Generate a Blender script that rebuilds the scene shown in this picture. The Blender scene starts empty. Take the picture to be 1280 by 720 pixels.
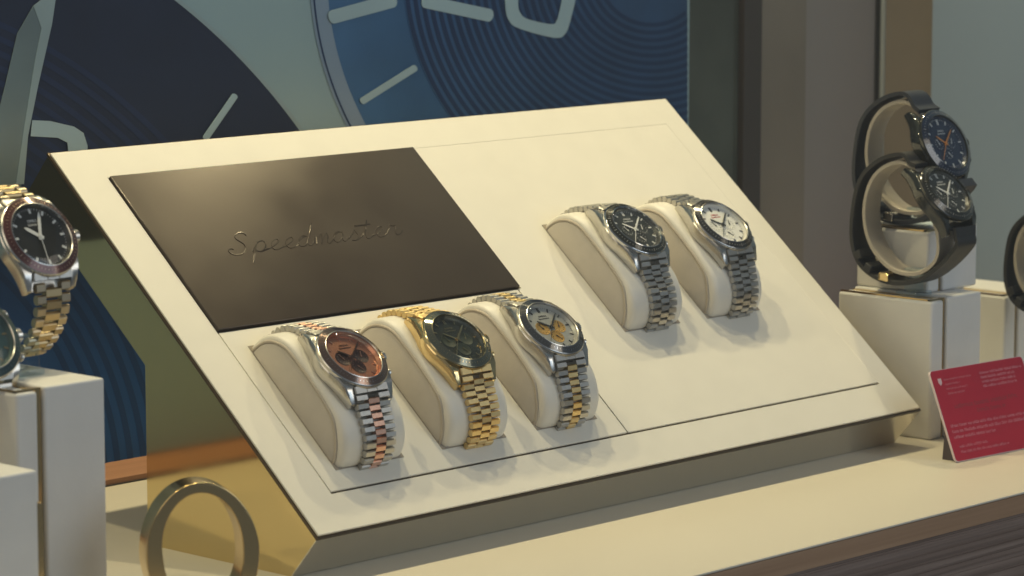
import bpy, bmesh, math, random
from mathutils import Vector, Matrix
random.seed(7)
S = 0.00117                      # one modelling unit in metres (a little over a millimetre)
V = Vector
sc = bpy.context.scene
col = sc.collection
R = math.radians

# ------------------------------------------------------------------ camera numbers
CAM = V((-900.69, -973.37, 304.64)); YAW = R(46.769); PITCH = R(7.8568); FPX = 4050.86
cf = V((math.sin(YAW)*math.cos(PITCH), math.cos(YAW)*math.cos(PITCH), -math.sin(PITCH)))
cr = V((math.cos(YAW), -math.sin(YAW), 0)); cu = cr.cross(cf)
def ray(x, y): return (cf*FPX + cr*(x-640) - cu*(y-360)).normalized()
def wall(x, y, Y): d = ray(x, y); return CAM + d*((Y-CAM.y)/d.y)
def wallx(x, y, X): d = ray(x, y); return CAM + d*((X-CAM.x)/d.x)

# ------------------------------------------------------------------ materials
MATS = {}
def mat(name, colr, rough=.5, metal=0., bump=0., bscale=400., var=0., vscale=60., spec=None, coat=0., sheen=0., wear=0., aniso=0.):
    m = bpy.data.materials.new(name); m.use_nodes = True; nt = m.node_tree; N = nt.nodes; L = nt.links
    b = N['Principled BSDF']; b.inputs['Base Color'].default_value = (*colr, 1)
    b.inputs['Roughness'].default_value = rough; b.inputs['Metallic'].default_value = metal
    if spec is not None: b.inputs['Specular IOR Level'].default_value = spec
    if coat: b.inputs['Coat Weight'].default_value = coat; b.inputs['Coat Roughness'].default_value = .05
    if sheen: b.inputs['Sheen Weight'].default_value = sheen
    if aniso: b.inputs['Anisotropic'].default_value = aniso
    tc = N.new('ShaderNodeTexCoord')
    if bump:
        n = N.new('ShaderNodeTexNoise'); n.inputs['Scale'].default_value = bscale/S/1000; n.inputs['Detail'].default_value = 4
        L.new(tc.outputs['Object'], n.inputs['Vector'])
        bp = N.new('ShaderNodeBump'); bp.inputs['Strength'].default_value = bump; bp.inputs['Distance'].default_value = .3*S
        L.new(n.outputs['Fac'], bp.inputs['Height']); L.new(bp.outputs['Normal'], b.inputs['Normal'])
    if var:
        n = N.new('ShaderNodeTexNoise'); n.inputs['Scale'].default_value = vscale/S/1000; n.inputs['Detail'].default_value = 5
        L.new(tc.outputs['Object'], n.inputs['Vector'])
        r = N.new('ShaderNodeMapRange'); r.inputs['From Min'].default_value = .3; r.inputs['From Max'].default_value = .7
        r.inputs['To Min'].default_value = 1-var; r.inputs['To Max'].default_value = 1+var
        L.new(n.outputs['Fac'], r.inputs['Value'])
        mx = N.new('ShaderNodeVectorMath'); mx.operation = 'SCALE'; mx.inputs[0].default_value = colr
        L.new(r.outputs['Result'], mx.inputs['Scale']); L.new(mx.outputs['Vector'], b.inputs['Base Color'])
    if wear:
        n = N.new('ShaderNodeTexNoise'); n.inputs['Scale'].default_value = 25/S/1000; n.inputs['Detail'].default_value = 6
        L.new(tc.outputs['Object'], n.inputs['Vector'])
        r = N.new('ShaderNodeMapRange'); r.inputs['From Min'].default_value = .35; r.inputs['From Max'].default_value = .75
        r.inputs['To Min'].default_value = rough; r.inputs['To Max'].default_value = rough+wear
        L.new(n.outputs['Fac'], r.inputs['Value']); L.new(r.outputs['Result'], b.inputs['Roughness'])
    MATS[name] = m
    return m
def gradmat(name, c0, c1, p0, p1, rough=.4, axis=None):
    """printed colour running from c0 to c1 along the line p0-p1 (object coordinates, modelling units)"""
    m = bpy.data.materials.new(name); m.use_nodes = True; nt = m.node_tree; N = nt.nodes; L = nt.links
    b = N['Principled BSDF']; b.inputs['Roughness'].default_value = .6; b.inputs['Specular IOR Level'].default_value = .2
    tc = N.new('ShaderNodeTexCoord')
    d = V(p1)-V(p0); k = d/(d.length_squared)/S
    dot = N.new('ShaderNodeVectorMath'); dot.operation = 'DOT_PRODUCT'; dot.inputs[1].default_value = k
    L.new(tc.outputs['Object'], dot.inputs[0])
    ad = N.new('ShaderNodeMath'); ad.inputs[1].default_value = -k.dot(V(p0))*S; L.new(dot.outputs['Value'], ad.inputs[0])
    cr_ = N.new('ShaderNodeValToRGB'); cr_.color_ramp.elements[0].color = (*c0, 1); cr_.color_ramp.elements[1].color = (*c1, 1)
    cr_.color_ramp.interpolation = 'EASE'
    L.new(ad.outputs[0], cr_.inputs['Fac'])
    n = N.new('ShaderNodeTexNoise'); n.inputs['Scale'].default_value = 30/S/1000; n.inputs['Detail'].default_value = 4
    L.new(tc.outputs['Object'], n.inputs['Vector'])
    r = N.new('ShaderNodeMapRange'); r.inputs['To Min'].default_value = .75; r.inputs['To Max'].default_value = 1.25
    L.new(n.outputs['Fac'], r.inputs['Value'])
    mx = N.new('ShaderNodeVectorMath'); mx.operation = 'SCALE'
    L.new(cr_.outputs['Color'], mx.inputs[0]); L.new(r.outputs['Result'], mx.inputs['Scale'])
    L.new(mx.outputs['Vector'], b.inputs['Base Color'])
    MATS[name] = m; return m
def woodmat(name, c0, c1, freq=1.):
    m = bpy.data.materials.new(name); m.use_nodes = True; nt = m.node_tree; N = nt.nodes; L = nt.links
    b = N['Principled BSDF']; b.inputs['Roughness'].default_value = .5
    tc = N.new('ShaderNodeTexCoord'); mp = N.new('ShaderNodeMapping')
    k = 1/S/1000
    mp.inputs['Scale'].default_value = (3*k*freq, 120*k*freq, 260*k*freq); L.new(tc.outputs['Object'], mp.inputs['Vector'])
    n = N.new('ShaderNodeTexNoise'); n.inputs['Scale'].default_value = 1; n.inputs['Detail'].default_value = 7; n.inputs['Roughness'].default_value = .65
    L.new(mp.outputs['Vector'], n.inputs['Vector'])
    c = N.new('ShaderNodeValToRGB'); c.color_ramp.elements[0].position = .33; c.color_ramp.elements[1].position = .68
    c.color_ramp.elements[0].color = (*c0, 1); c.color_ramp.elements[1].color = (*c1, 1)
    L.new(n.outputs['Fac'], c.inputs['Fac']); L.new(c.outputs['Color'], b.inputs['Base Color'])
    bp = N.new('ShaderNodeBump'); bp.inputs['Strength'].default_value = .3; bp.inputs['Distance'].default_value = .3*S
    L.new(n.outputs['Fac'], bp.inputs['Height']); L.new(bp.outputs['Normal'], b.inputs['Normal'])
    MATS[name] = m; return m
def glassmat(name, tint=(1, 1, 1), f0=.04):
    m = bpy.data.materials.new(name); m.use_nodes = True; nt = m.node_tree; N = nt.nodes; L = nt.links
    N.remove(N['Principled BSDF']); out = N['Material Output']
    t = N.new('ShaderNodeBsdfTransparent'); t.inputs['Color'].default_value = (*tint, 1)
    g = N.new('ShaderNodeBsdfGlossy'); g.inputs['Roughness'].default_value = .02
    lw = N.new('ShaderNodeLayerWeight'); lw.inputs['Blend'].default_value = .5
    pw = N.new('ShaderNodeMath'); pw.operation = 'POWER'; pw.inputs[1].default_value = 5; L.new(lw.outputs['Facing'], pw.inputs[0])
    fr = N.new('ShaderNodeMath'); fr.operation = 'MULTIPLY_ADD'; fr.inputs[1].default_value = .9; fr.inputs[2].default_value = f0; L.new(pw.outputs[0], fr.inputs[0])
    mx = N.new('ShaderNodeMixShader'); L.new(fr.outputs[0], mx.inputs[0]); L.new(t.outputs[0], mx.inputs[1]); L.new(g.outputs[0], mx.inputs[2])
    L.new(mx.outputs[0], out.inputs['Surface']); MATS[name] = m; return m

cream = mat('cream_board', (.74, .70, .61), .55, bump=.06, bscale=900, var=.02)
cream_frame = mat('cream_frame', (.74, .70, .61), .5, bump=.05, bscale=900, var=.02)
leather = mat('cream_leather', (.70, .665, .59), .5, bump=.5, bscale=170, var=.05, sheen=.15)
seam = mat('shaded_piping', (.46, .40, .32), .6)  # piping colour darkened to stand in for the brown shadow along the seam
suede = mat('taupe_suede', (.52, .47, .40), .85, bump=.25, bscale=1100, var=.04, vscale=150, sheen=.3)
pedw = mat('pedestal_leather', (.66, .65, .63), .55, bump=.15, bscale=500, var=.03)
tablem = mat('table_laminate', (.62, .57, .47), .38, bump=.03, bscale=300, var=.02, vscale=8)
brass = mat('brass_mirror', (.70, .56, .29), .06, 1., wear=.04)
brassr = mat('brass_satin', (.58, .42, .20), .16, 1., wear=.06)
bronze = mat('dark_bronze', (.045, .032, .022), .22, .25, bump=.03, bscale=1200)
bronze_edge = mat('bronze_edge', (.10, .07, .04), .3, .6)
platem = mat('bronze_plate', (.060, .043, .030), .20, .35, bump=.04, bscale=1500, wear=.08, var=.06, vscale=20)
plate_edge = mat('plate_edge', (.20, .16, .12), .3, .7)
steel = mat('steel', (.56, .54, .50), .22, 1., wear=.08)
steelp = mat('polished_steel', (.60, .60, .59), .07, 1.)
steelb = mat('brushed_steel', (.52, .50, .46), .36, 1., bump=.1, bscale=2500)
gold = mat('yellow_gold', (.76, .58, .29), .14, 1., wear=.06)
goldb = mat('brushed_gold', (.80, .60, .28), .38, 1., bump=.1, bscale=2500)
rose = mat('rose_gold', (.78, .45, .31), .2, 1., wear=.06)
roseb = mat('brushed_rose', (.74, .45, .33), .36, 1., bump=.1, bscale=2500)
pale = mat('pale_gold', (.46, .38, .26), .3, 1., wear=.06)
blackm = mat('black_dial', (.018, .018, .014), .28, coat=.5)
blackc = mat('black_ceramic', (.018, .018, .013), .12, coat=.6)
rosed = mat('rose_dial', (.60, .27, .16), .27, .85)
rosedark = mat('dark_subdial', (.025, .010, .009), .25, .3)
oliv = mat('olive_dial', (.022, .026, .018), .22, .2, coat=.5)
olivs = mat('olive_subdial', (.035, .045, .03), .3, .3)
silv = mat('silver_dial', (.42, .42, .39), .3, .45)
goldsub = mat('gold_subdial', (.60, .36, .10), .3, .65)
whited = mat('white_dial', (.72, .71, .66), .4)
whitesub = mat('white_subdial', (.68, .67, .62), .4)
lume = mat('marker_white', (.72, .72, .68), .4)
tickm = mat('scale_print', (.34, .34, .32), .4)
markblk = mat('marker_black', (.02, .02, .02), .3)
redink = mat('red_ink', (.5, .05, .04), .5)
blued = mat('blue_dial', (.010, .024, .065), .25, .2, coat=.5)
teald = mat('teal_dial', (.05, .10, .10), .3, .3)
insertr = mat('red_bezel', (.11, .042, .034), .18, .4, coat=.5, var=.45, vscale=40)
strapm = mat('black_leather', (.018, .018, .019), .5, bump=.3, bscale=700)
strapb = mat('navy_rubber', (.018, .022, .034), .45, bump=.1)
stitch = mat('cream_ring', (.43, .385, .32), .6, bump=.1)
wood = woodmat('orange_wood', (.30, .14, .065), (.42, .21, .11))
wooddark = woodmat('front_wood', (.15, .095, .07), (.36, .26, .21), .8)
woodlip = woodmat('lip_wood', (.30, .165, .085), (.46, .28, .16), .6)
redcard = mat('red_card', (.46, .008, .030), .4, var=.03)
cardink = mat('card_ink', (.62, .28, .32), .5)
cardgrey = mat('card_grey', (.20, .045, .045), .5)
cardwhite = mat('card_edge', (.75, .62, .62), .5)
crystal = glassmat('crystal')
acrylic = glassmat('acrylic', (.86, .93, .97))
postergrey = mat('poster_grey', (.29, .42, .46), .35, var=.04, vscale=6)
wbrown = mat('brown_wall', (.19, .165, .135), .5, var=.16, vscale=9)
wtaupe = mat('taupe_wall', (.25, .23, .22), .5, var=.06, vscale=5)
wdark = mat('dark_post', (.040, .032, .030), .4, var=.1, vscale=5)
wgreen = mat('smoked_glass', (.062, .072, .062), .12, var=.3, vscale=12)
wline = mat('joint_dark', (.012, .012, .014), .5)
wchrome = mat('joint_light', (.40, .44, .44), .35, .3)
palep = mat('pale_poster', (.27, .36, .48), .4, var=.05, vscale=4)

# ------------------------------------------------------------------ mesh helpers
def obj(name, bm, m, parent=None, smooth=False, ang=35):
    me = bpy.data.meshes.new(name)
    bmesh.ops.recalc_face_normals(bm, faces=bm.faces)
    for v in bm.verts: v.co *= S
    bm.to_mesh(me); bm.free()
    ms = m if isinstance(m, (list, tuple)) else [m]
    for q in ms: me.materials.append(q)
    if smooth:
        for p in me.polygons: p.use_smooth = True
        me.set_sharp_from_angle(angle=R(ang))
    o = bpy.data.objects.new(name, me); col.objects.link(o)
    if parent: o.parent = parent
    return o
def tag(o, label=None, cat=None, group=None, kind=None):
    if label: o['label'] = label
    if cat: o['category'] = cat
    if group: o['group'] = group
    if kind: o['kind'] = kind
    return o
def empty(name, loc=(0, 0, 0), mtx=None):
    o = bpy.data.objects.new(name, None); o.empty_display_size = .01; col.objects.link(o)
    if mtx is not None:
        m = mtx.copy(); m.translation = m.translation*S; o.matrix_world = m
    else: o.location = V(loc)*S
    return o
def bevel(o, w, seg=2, ang=30):
    b = o.modifiers.new('bevel', 'BEVEL'); b.width = w*S; b.segments = seg; b.limit_method = 'ANGLE'; b.angle_limit = R(ang)
    b.harden_normals = False
    for p in o.data.polygons: p.use_smooth = True
    o.data.set_sharp_from_angle(angle=R(40))
    return o
def box(bm, x0, x1, y0, y1, z0, z1, M=None):
    vs = [bm.verts.new((x, y, z)) for z in (z0, z1) for y in (y0, y1) for x in (x0, x1)]
    if M is not None:
        for v in vs: v.co = M @ v.co
    for f in ((0, 1, 3, 2), (4, 5, 7, 6), (0, 1, 5, 4), (2, 3, 7, 6), (0, 2, 6, 4), (1, 3, 7, 5)):
        bm.faces.new([vs[i] for i in f])
    return vs
def prism(bm, pts, a, b, M=None, mapf=None):
    """pts = 2D outline, extruded from a to b along z (or as mapf says)"""
    mapf = mapf or (lambda x, y, z: V((x, y, z)))
    A = [bm.verts.new(mapf(x, y, a)) for x, y in pts]; B = [bm.verts.new(mapf(x, y, b)) for x, y in pts]
    if M is not None:
        for v in A+B: v.co = M @ v.co
    n = len(pts)
    bm.faces.new(A[::-1]); bm.faces.new(B)
    for i in range(n): bm.faces.new((A[i], A[(i+1) % n], B[(i+1) % n], B[i]))
def yz(x, y, z): return V((z, x, y))        # outline in the (Y, Z) plane, extruded along X
def lathe(bm, prof, n=72, M=None, closed=False):
    rings = []
    for r, z in prof:
        rings.append([bm.verts.new((r*math.cos(2*math.pi*k/n), r*math.sin(2*math.pi*k/n), z)) for k in range(n)])
    m = len(prof)
    for i in range(m if closed else m-1):
        a, b = rings[i], rings[(i+1) % m]
        for k in range(n): bm.faces.new((a[k], a[(k+1) % n], b[(k+1) % n], b[k]))
    if M is not None:
        for rg in rings:
            for v in rg: v.co = M @ v.co
    return rings
def disc(bm, r, z, n=64, cx=0, cy=0, h=0.15):
    prism(bm, [(cx+r*math.cos(2*math.pi*k/n), cy+r*math.sin(2*math.pi*k/n)) for k in range(n)], z-h, z)
def tube(bm, pts, rad, n=8, close=False):
    pts = [V(p) for p in pts]; rings = []
    m = len(pts); up = None
    for i, p in enumerate(pts):
        d = (pts[(i+1) % m]-pts[i-1]) if close or 0 < i < m-1 else (pts[1]-pts[0] if i == 0 else pts[-1]-pts[-2])
        d.normalize()
        if up is None: up = V((0, 0, 1)) if abs(d.z) < .9 else V((1, 0, 0))
        s = d.cross(up).normalized(); up = s.cross(d).normalized()
        r = rad[i] if isinstance(rad, (list, tuple)) else rad
        rings.append([bm.verts.new(p+(s*math.cos(2*math.pi*k/n)+up*math.sin(2*math.pi*k/n))*r) for k in range(n)])
    for i in range(m if close else m-1):
        a, b = rings[i], rings[(i+1) % m]
        for k in range(n): bm.faces.new((a[k], a[(k+1) % n], b[(k+1) % n], b[k]))
    if not close: bm.faces.new(rings[0][::-1]); bm.faces.new(rings[-1])
def smooth_path(P, k=8, close=False):
    P = [V(p) for p in P]; n = len(P); out = []
    for i in range(n if close else n-1):
        p0 = P[i-1] if (close or i > 0) else P[0]*2-P[1]; p1 = P[i]; p2 = P[(i+1) % n]
        p3 = P[(i+2) % n] if (close or i < n-2) else P[-1]*2-P[-2]
        for j in range(k):
            t = j/k
            out.append(.5*((2*p1)+(p2-p0)*t+(2*p0-5*p1+4*p2-p3)*t*t+(3*p1-p0-3*p2+p3)*t**3))
    if not close: out.append(P[-1])
    return out
def text_bm(bm, s, size, M, depth=.05, align='CENTER', shear=0., space=1.):
    c = bpy.data.curves.new('t', 'FONT'); c.body = s; c.size = size; c.align_x = align; c.align_y = 'CENTER'; c.shear = shear
    c.extrude = depth; c.space_character = space; c.resolution_u = 2
    o = bpy.data.objects.new('t', c); col.objects.link(o)
    dg = bpy.context.evaluated_depsgraph_get(); dg.update()
    me = bpy.data.meshes.new_from_object(o.evaluated_get(dg)); me.transform(M)
    bm.from_mesh(me); bpy.data.objects.remove(o); bpy.data.curves.remove(c); bpy.data.meshes.remove(me)

# ------------------------------------------------------------------ display stand frame of reference
TH = R(40.8267)
up = V((0, math.cos(TH), math.sin(TH))); nn = V((0, -math.sin(TH), math.cos(TH)))
F0 = nn*25.98                                             # lower left front corner of the sloping face
PW, PL = 420., 227.5
def panel_matrix(u, v, h=0.):
    M = Matrix((V((1, 0, 0)), up, nn)).transposed().to_4x4(); M.translation = F0+V((u, 0, 0))+up*v+nn*h
    return M
PM = panel_matrix(0, 0, 0)

# ================================================================== SETTING
bm = bmesh.new(); box(bm, -2200, 690, -120, 205, -1.1, 0)
t = obj('counter_top', bm, tablem); bevel(t, .4)
tag(t, kind='structure')
bm = bmesh.new(); box(bm, -2200, 690.3, -120.3, 204.6, -10, -1.2)
tag(obj('counter_lip', bm, woodlip), kind='structure')
bm = bmesh.new()
box(bm, -2200, 731, -119.4, -110, -11.4, -10.1)
tag(obj('counter_edge', bm, wooddark), kind='structure')
bm = bmesh.new(); box(bm, -2200, 731, -120.0, -100, -300, -11.5)
for k in range(26):
    z = -11.8-k*4.6-random.random()*1.5
    box(bm, -2200, 731, -120.7-random.random()*.5, -119.9, z-2.6, z)
tag(obj('counter_front', bm, wooddark), kind='structure')
bm = bmesh.new(); box(bm, -2200, 731, 205.6, 242, -9, 3); box(bm, 690.6, 731, -120, 205.4, -9, 3.05)
tag(obj('wood_rim', bm, wood), kind='structure')
bm = bmesh.new(); box(bm, -2200, 731, 204.9, 205.7, -8, .6)
tag(obj('rim_gap', bm, wdark), kind='structure')
# back wall: plain wall with a brown pillar and a smoked strip beside the poster
bm = bmesh.new(); box(bm, -2200, 745, 250, 262, -300, 1100)
tag(obj('back_wall', bm, wtaupe), kind='structure')
bm = bmesh.new(); box(bm, 541, 590, 244, 249.6, 3.2, 1100)
tag(obj('smoked_strip', bm, wgreen), kind='structure')
bm = bmesh.new(); box(bm, 590.4, 607, 240, 249.6, 3.2, 1100)
tag(obj('wall_post', bm, wdark), kind='structure')
bm = bmesh.new(); box(bm, 607.4, 652, 242, 249.6, 3.2, 1100)
tag(obj('wall_pillar', bm, wbrown), kind='structure')
bm = bmesh.new(); box(bm, 733, 745, -900, 249.6, -300, 1100)
tag(obj('side_wall', bm, wbrown), kind='structure')
bm = bmesh.new(); box(bm, 731.4, 732.7, 246.5, 249.4, 3.2, 1100)
tag(obj('corner_joint', bm, wline), kind='structure')
bm = bmesh.new(); box(bm, 731.5, 732.7, 242.6, 245.6, 3.2, 1100)
tag(obj('corner_trim', bm, wchrome), kind='structure')
bm = bmesh.new(); box(bm, 730, 732.6, -900, 205, 3.2, 900)
tag(obj('wall_poster', bm, palep), 'plain pale grey-blue poster panel on the side wall at the far right', 'poster')

# ------------------------------------------------------------------ the large blue poster behind
YP = 240.
poster = empty('poster', (200, YP, 4))
tag(poster, 'large out-of-focus wall poster of blue watch dials behind the display', 'poster')
def pobj(name, bm, m):
    o = obj(name, bm, m, None); o.parent = poster; o.location = -V((200, YP, 4))*S
    return o
bm = bmesh.new(); box(bm, -2200, 540, YP, YP+6, 4, 900)
pobj('sheet', bm, postergrey)
def px(x, y, layer): q = wall(max(min(x, 858), -30), y, YP); q.y = YP-.25*layer; return q
def pface(bm, pts, layer):
    vs = [bm.verts.new(px(x, y, layer)) for x, y in pts]
    vb = [bm.verts.new(px(x, y, layer-.8)) for x, y in pts]
    for v in vb: pass
    n = len(vs); bm.faces.new(vs)
    for i in range(n): bm.faces.new((vs[i], vs[(i+1) % n], vb[(i+1) % n], vb[i]))
def clipy(cx, cy, r, a0, a1, n): return [(cx+r*math.cos(a0+(a1-a0)*k/n), cy+r*math.sin(a0+(a1-a0)*k/n)) for k in range(n+1)]
def annul(bm, cx, cy, r0, r1, a0, a1, n, layer):
    A = [bm.verts.new(px(*q, layer)) for q in clipy(cx, cy, r0, a0, a1, n)]
    B = [bm.verts.new(px(*q, layer)) for q in clipy(cx, cy, r1, a0, a1, n)]
    for k in range(n):
        if min((A[k].co-A[k+1].co).length, (B[k].co-B[k+1].co).length) > 1e-5: bm.faces.new((A[k], A[k+1], B[k+1], B[k]))
def stroke(bm, a, b, w, layer):
    a = V((*a, 0)); b = V((*b, 0)); d = (b-a).normalized(); s = V((-d.y, d.x, 0))*w/2; pts = []
    for k in range(9):
        t_ = math.pi*k/8; q = b+s*math.cos(t_)+d*math.sin(t_)*w/3; pts.append((q.x, q.y))
    for k in range(9):
        t_ = math.pi*k/8; q = a-s*math.cos(t_)-d*math.sin(t_)*w/3; pts.append((q.x, q.y))
    pface(bm, pts, layer)
zA0 = wall(150, 600, YP); zA1 = wall(150, 180, YP)
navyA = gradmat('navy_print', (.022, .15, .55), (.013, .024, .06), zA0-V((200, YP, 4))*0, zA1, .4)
grooveA = gradmat('navy_groove', (.012, .085, .32), (.014, .030, .085), zA0, zA1, .4)
lightp = mat('print_light', (.34, .48, .54), .4, var=.05, vscale=10)
bladep = mat('print_blade', (.13, .19, .21), .4, var=.15, vscale=20)
bladep2 = mat('print_blade_ridge', (.27, .37, .40), .4, var=.1, vscale=20)
rimp = mat('print_rim', (.21, .30, .42), .4, var=.06, vscale=10)
CA = (-261, 615)
bm = bmesh.new(); pface(bm, clipy(*CA, 781, R(-69.5), R(12), 90)+[(-30, 780), (-30, -130)], 1)
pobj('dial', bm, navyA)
bm = bmesh.new(); annul(bm, *CA, 779, 784, R(-69.5), R(10), 90, 2); pobj('dial_rim', bm, bladep2)
bm = bmesh.new()
r = 372
while r < 640:
    annul(bm, *CA, r, r+7.5, -math.acos(232/r), R(4), 70, 2); r += 16.5
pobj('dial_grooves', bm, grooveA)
bm = bmesh.new(); pface(bm, [(-10, 225), (-6, 150), (4, 110), (20, 42), (40, 7), (56, 20), (48, 60), (34, 130), (26, 225), (15, 300), (-10, 300)], 4); pobj('hand', bm, bladep)
bm = bmesh.new(); pface(bm, [(40, 7), (54, -4), (68, -4), (63, 30), (45, 110), (33, 170), (28, 230), (18, 230), (28, 160), (42, 75), (50, 35)], 5); pobj('hand_ridge', bm, bladep2)
bm = bmesh.new(); pface(bm, [(38, 150), (60, 151), (90, 158), (102, 166), (107, 182), (107, 200), (84, 200), (82, 178), (70, 172), (36, 170)], 6); pobj('numeral', bm, lightp)
bm = bmesh.new(); stroke(bm, (291, 120), (255, 172), 8, 6); pobj('hour_marker', bm, lightp)
# second dial
CB = (813, -36)
bx0 = wall(400, 100, YP); bx1 = wall(850, 100, YP)
navyB = gradmat('blue_print', (.028, .10, .25), (.022, .066, .155), bx0, bx1, .35)
trackB = gradmat('blue_track', (.045, .135, .29), (.030, .105, .24), wall(420, 60, YP), wall(540, 60, YP), .35)
grooveB = gradmat('blue_groove', (.005, .028, .10), (.008, .034, .10), bx0, bx1, .35)
e = 858
def fan(r, a0=R(95), a1=R(215), n=90):
    pts = []
    for q in clipy(*CB, r, a0, a1, n): pts.append(q)
    return pts
def clipped(pts): return [(min(x, e), y) for x, y in pts]
bm = bmesh.new(); annul(bm, *CB, 405, 427, R(85), R(225), 90, 2); pobj('bezel_rim', bm, rimp)
bm = bmesh.new(); annul(bm, *CB, 422, 424, R(85), R(225), 90, 3); pobj('bezel_line', bm, grooveB)
bm = bmesh.new(); pface(bm, fan(405)+[(CB[0], CB[1]-300), (e, CB[1]-300), (e, 360)], 2); pobj('minute_track', bm, trackB)
bm = bmesh.new(); pface(bm, fan(311)+[(CB[0], CB[1]-200), (e, CB[1]-200), (e, 268)], 3); pobj('dial', bm, navyB)
bm = bmesh.new()
r = 304.5
while r > 60:
    annul(bm, *CB, r, r+5.2, R(50), R(222), 110, 4); r -= 9.6
pobj('dial_grooves', bm, grooveB)
bm = bmesh.new(); stroke(bm, (414, 21), (488, 1), 17, 6); pobj('hour_marker', bm, lightp)
bm = bmesh.new(); stroke(bm, (530, 2), (609, 19), 16, 6); pobj('hour_marker', bm, lightp)
bm = bmesh.new(); stroke(bm, (451, 126), (516, 85), 8.5, 6); pobj('hour_marker', bm, lightp)
bm = bmesh.new()
o_ = smooth_path([(628, -60, 0), (629, 5, 0), (634, 26, 0), (648, 36, 0), (690, 47, 0), (704, 42, 0), (712, 20, 0), (726, -40, 0)], 5)
i_ = smooth_path([(645, -60, 0), (645, 0, 0), (648, 16, 0), (658, 24, 0), (686, 30, 0), (693, 26, 0), (698, 8, 0), (708, -40, 0)], 5)
A = [bm.verts.new(px(q.x, q.y, 6)) for q in o_]; B = [bm.verts.new(px(q.x, q.y, 6)) for q in i_]
for k in range(len(A)-1): bm.faces.new((A[k], A[k+1], B[k+1], B[k]))
pobj('numeral', bm, lightp)
# out of the frame to the left: a dark dial corner that the brass side of the stand mirrors
bm = bmesh.new(); prism(bm, [(-92+70*math.cos(a), 175+62*math.sin(a)) for a in [2*math.pi*k/60 for k in range(60)]], YP-.4, YP-.1, mapf=lambda x, y, z: V((x, z, y)))
pobj('dial', bm, mat('dark_print', (.018, .03, .035), .4))

# ================================================================== DISPLAY STAND
stand = empty('display_stand', (210, 40, 0))
tag(stand, 'sloping cream display stand with brass sides holding five watches on cushions', 'display stand')
so = V((210, 40, 0))
def sobj(name, bm, m, smooth=False):
    o = obj(name, bm, m, None, smooth); o.parent = stand; o.location = -so*S; return o
# brass slab (side view: parallelogram under the face) and wedge leg
def PT(u, v, h): return F0+V((u, 0, 0))+up*v+nn*h
bm = bmesh.new(); box(bm, .6, PW-.6, .6, PL-.6, -25.95, -2.2, PM)
sobj('slab', bm, brass)
bm = bmesh.new(); box(bm, .3, PW-.3, .15, .58, -25.9, -2.3, PM)
sobj('front_face', bm, mat('brushed_nickel', (.74, .70, .61), .16, 1., wear=.08))
bm = bmesh.new(); prism(bm, [(.6, .02), (93, .02), (93, 79.6)], 1.4, PW-1.4, mapf=yz)
sobj('wedge_leg', bm, brass)
bm = bmesh.new(); box(bm, 0, PW, 0, PL, -2.1, -1.0, PM); o = sobj('face_edge', bm, bronze_edge); 
# cream frame: four bars round the inner panels
z0, z1 = -.95, 0.
FX0, FX1, FY0, FY1 = 22, 404, 20, 208.5
bm = bmesh.new()
out = [(0.8, 1.1), (PW-.8, 1.1), (PW-.8, PL-1.0), (.8, PL-1.0)]; inn = [(FX0, FY0), (FX1, FY0), (FX1, FY1), (FX0, FY1)]
rings = []
for pts, z in ((out, z0), (out, z1), (inn, z1), (inn, z0)): rings.append([bm.verts.new(PM @ V((x, y, z))) for x, y in pts])
for i in range(4):
    a, b = rings[i], rings[(i+1) % 4]
    for k in range(4): bm.faces.new((a[k], a[(k+1) % 4], b[(k+1) % 4], b[k]))
bevel(sobj('frame', bm, cream_frame), .25, 2)
bm = bmesh.new(); box(bm, FX0+.5, 211.6, FY0+1.1, 113.2, -.94, .05, PM); bevel(sobj('inset_panel', bm, cream), .3)
bm = bmesh.new()
prism(bm, [(212.3, FY0+1.1), (FX1-.12, FY0+1.1), (FX1-.12, FY1-.15), (214.6, FY1-.15), (214.6, 113.6), (212.3, 113.6)], -.93, .03, PM)
bevel(sobj('inset_panel', bm, cream), .2)
bm = bmesh.new(); box(bm, 22.6, 213.4, 114.2, 208.6, -.9, 1.2, PM)
plate = sobj('plate', bm, platem); bevel(plate, .3)
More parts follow.
